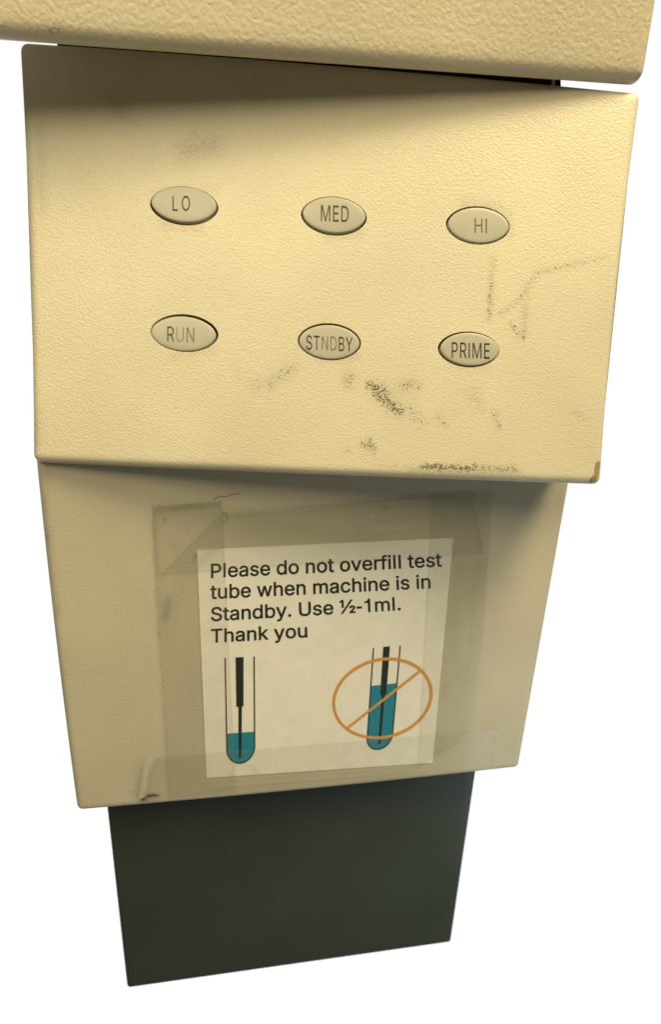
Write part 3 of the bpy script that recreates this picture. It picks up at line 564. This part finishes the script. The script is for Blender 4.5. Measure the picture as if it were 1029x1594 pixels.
def poly(name, px, m, h, parent=note):
    """flat printed patch: outline in photo px on the paper, concave outlines allowed"""
    pts = [PB.at(*p) for p in px]; n = len(pts)
    V, E, F, *_ = delaunay_2d_cdt(pts, [(i, (i+1) % n) for i in range(n)], [], 1, 1e-7)
    return obj(name, [PB.pt(p, h) for p in V], [tuple(x) for x in F], m, parent, smooth=False, attrs={'wear': [0.0]*len(V)})
def band(name, px, wd, m, h, parent=note, closed=False):
    """printed line of width wd px along px"""
    P = [Vector(p) for p in px]; n = len(P); Lf = []; Rt = []
    for i in range(n):
        a = P[(i-1) % n] if (closed or i > 0) else P[i]; b = P[(i+1) % n] if (closed or i < n-1) else P[i]
        d = (b-a).normalized(); q = Vector((-d.y, d.x))*wd/2
        Lf.append(P[i]+q); Rt.append(P[i]-q)
    V = [PB.pt(PB.at(p.x, p.y), h) for p in Lf+Rt]; F = []
    for i in range(n if closed else n-1):
        j = (i+1) % n; F.append((i, j, n+j, n+i))
    return obj(name, V, F, m, parent, smooth=False, attrs={'wear': [0.0]*len(V)})
def tube(lt, lb, rt, rb, bottom, liq_l, liq_r, thick, thin, lbl):
    lt, lb, rt, rb, bottom = [Vector(x) for x in (lt, lb, rt, rb, bottom)]
    c = (lb+rb)/2; ux = (rb-lb)/2; uy = bottom-c
    arc = [c-ux*cos(pi*i/24)+uy*sin(pi*i/24) for i in range(25)]
    root = poly('liquid_drawing', [liq_l]+[tuple(p) for p in arc]+[liq_r], M_teal, HI_)
    band('tube_outline', [tuple(lt)]+[tuple(p) for p in arc]+[tuple(rt)], 2.0, M_nink, HI_+.00003)
    poly('probe_drawing', thick[:2]+[thick[1][:1]+thick[1][1:]] and [thick[0], thick[1], thick[2], thin[1], thin[2], thin[3], thin[0], thick[3]], M_nink, HI_+.00006)
tube((350.2, 1023.5), (352.9, 1163), (395.3, 1021.3), (396.2, 1161), (373.2, 1187), (352.4, 1141.3), (395.8, 1138),
     [(366.6, 1022.6), (378.8, 1022), (378.8, 1098.6), (367.6, 1099.5)], [(370.9, 1099.3), (376.3, 1098.8), (375.6, 1179), (371.2, 1179.3)], 'low')
tube((581.3, 1008), (571.6, 1147), (622.9, 1004.8), (610.8, 1143), (588.5, 1165.5), (578.0, 1066.9), (617.4, 1062.9),
     [(596.5, 1006.2), (606.8, 1005.6), (601.2, 1080.7), (591.6, 1081.6)], [(594, 1081.4), (598.6, 1080.9), (592.6, 1157.2), (588.4, 1157.6)], 'high')
el = [(595.2+76*cos(t), 1086.2-8*cos(t)+60.8*sin(t)) for t in [2*pi*i/90 for i in range(90)]]
band('prohibition_ring', el, 4.6, M_orange, HI_+.00009, closed=True)
band('prohibition_slash', [(540.5, 1132.5), (655, 1042.5)], 3.8, M_orange, HI_+.00012)

# ------------------------------------------------------------------ clear tape strips over the note
PAPER = [PB.at(*p) for p in ((306, 855.5), (705.5, 836.5), (673.5, 1187), (321, 1210.5))]
def on_paper(u):
    return all((PAPER[(i+1) % 4]-PAPER[i]).cross(u-PAPER[i]) < 0 for i in range(4))
def strip(px, h, label, feats=(), ragged=(), nx=90, ny=90, amp=.00006, seed=0, lift=None):
    """tape over four px corners (TL,TR,BR,BL); ragged = sides cut with a saw edge; feats = (attr, points, radius, strength)"""
    c = [PB.at(*p) for p in px]; V = []; F = []; U = []
    for j in range(ny+1):
        for i in range(nx+1):
            a, b = i/nx, j/ny
            uv = c[0]*(1-a)*(1-b)+c[1]*a*(1-b)+c[2]*a*b+c[3]*(1-a)*b
            jit = .0007*noise.noise(Vector((a*23+seed, b*23, seed*1.7))) + (.0002 if (i+j) % 2 else -.0002)
            if 'T' in ragged and j == 0: uv = uv+Vector((0, jit))
            if 'B' in ragged and j == ny: uv = uv+Vector((0, jit))
            if 'L' in ragged and i == 0: uv = uv+Vector((jit, 0))
            if 'R' in ragged and i == nx: uv = uv+Vector((jit, 0))
            hh = h+amp*noise.noise(Vector((uv.x*70+seed, uv.y*70, 0)))
            if lift: hh += lift(a, b)
            V.append(PB.pt(uv, hh)); U.append(uv)
    for j in range(ny):
        for i in range(nx):
            q = j*(nx+1)+i; F.append((q, q+nx+1, q+nx+2, q+1))
    at = {}
    T0, T1, T2, T3 = [tuple(p) for p in px]
    feats = list(feats)+[('dirt', [T0, T3], 2.2, .42), ('dirt', [T1, T2], 2.2, .30), ('dirt', [T0, T1], 2.2, .30), ('dirt', [T3, T2], 2.2, .25)]
    for k in ('bubble', 'haze', 'dirt'):
        fn = strokes(PB, [x[1:] for x in feats if x[0] == k]); at[k] = [fn(u) for u in U]
        if k == 'haze': at[k] = [h_ + (0.0 if on_paper(u) else .20) for h_, u in zip(at[k], U)]
    o = obj('tape_strip', V, F, M_tape, None, attrs=at)
    return tag(o, label, 'tape', 'clear tape strips holding the note')
strip(((235, 786), (344.5, 778.5), (367, 1232), (262, 1241)), HP+.0005, 'yellowed clear tape strip running down the left edge of the note',
      [('dirt', [(238, 795), (340, 782)], 5, .55), ('dirt', [(256, 808)], 2.5, 1.0), ('dirt', [(302, 868), (304, 864)], 3.5, .9), ('dirt', [(237, 800), (243, 890)], 6, .4),
       ('dirt', [(268, 845)], 6, .3), ('dirt', [(262, 930), (256, 960)], 8, .45), ('haze', [(262, 985), (280, 905), (312, 872), (360, 830)], 9, .28),
       ('haze', [(246, 800), (246, 1000)], 8, .22), ('dirt', [(300, 1160)], 4, .3), ('dirt', [(275, 858)], 4, .4)], 'TL', seed=1)
strip(((346, 796), (735, 765), (752, 860), (248, 892)), HP+.0009, 'clear tape strip across the top edge of the note with tiny bubbles under it',
      [('bubble', [(390, 815), (480, 810), (600, 800)], 30, .6), ('bubble', [(520, 825), (640, 815)], 22, .3), ('haze', [(570, 828), (640, 815)], 14, .45), ('dirt', [(600, 788)], 5, .6),
       ('dirt', [(752, 862)], 4, 1.0), ('haze', [(350, 800), (700, 776)], 4, .3)], 'L', seed=4)
strip(((672, 772), (766, 764), (741, 1137), (650, 1192)), HP+.0007, 'clear tape strip running down the right edge of the note',
      [('bubble', [(722, 900), (715, 1010)], 14, .08), ('haze', [(752, 790), (742, 900), (735, 1000)], 4, .3), ('haze', [(716, 885)], 6, .4), ('haze', [(690, 1080), (700, 1060)], 8, .25)], 'T', seed=7)
strip(((222, 1178), (776, 1134), (771, 1195), (216, 1243)), HP+.0011, 'clear tape strip along the bottom edge of the note with a folded left end',
      [('haze', [(772, 1142), (770, 1190)], 4, .4), ('haze', [(234, 1180), (224, 1205), (219, 1236)], 8, 1.0), ('dirt', [(222, 1241), (232, 1235), (243, 1236)], 4, 1.6), ('dirt', [(778, 1142)], 3, .8),
       ('haze', [(330, 1222), (660, 1196)], 5, .35), ('haze', [(362, 1200), (362, 1230)], 3, .4), ('dirt', [(400, 1200), (390, 1190)], 6, .25)], 'R', seed=11,
      lift=lambda a, b: .0014*math.exp(-((a-.005)/.016)**2))

# ------------------------------------------------------------------ loose fibres stuck to the panel
def fibre(px, rad, h, label):
    cu = bpy.data.curves.new('hair', 'CURVE'); cu.dimensions = '3D'; cu.bevel_depth = rad; cu.bevel_resolution = 1
    sp = cu.splines.new('NURBS'); sp.points.add(len(px)-1); sp.use_endpoint_u = True; sp.order_u = 3
    for p, q in zip(sp.points, px): p.co = (*PB.pt(PB.at(*q), h), 1)
    tmp = bpy.data.objects.new('hair', cu); COL.objects.link(tmp)
    me = bpy.data.meshes.new_from_object(tmp.evaluated_get(bpy.context.evaluated_depsgraph_get()))
    bpy.data.objects.remove(tmp); bpy.data.curves.remove(cu)
    me.name = 'hair'; me.materials.clear(); me.materials.append(M_hair)
    o = bpy.data.objects.new('hair', me); COL.objects.link(o)
    return tag(o, label, 'hair')
fibre([(344, 796), (350, 797), (354, 803), (352, 810), (345, 811)], .00011, .0016, 'short dark curled hair stuck on the upper left tape corner')
fibre([(331, 777), (340, 772), (352, 773), (362, 768), (374, 768)], .00009, .0005, 'fine hair lying on the beige panel just above the upper left tape corner')
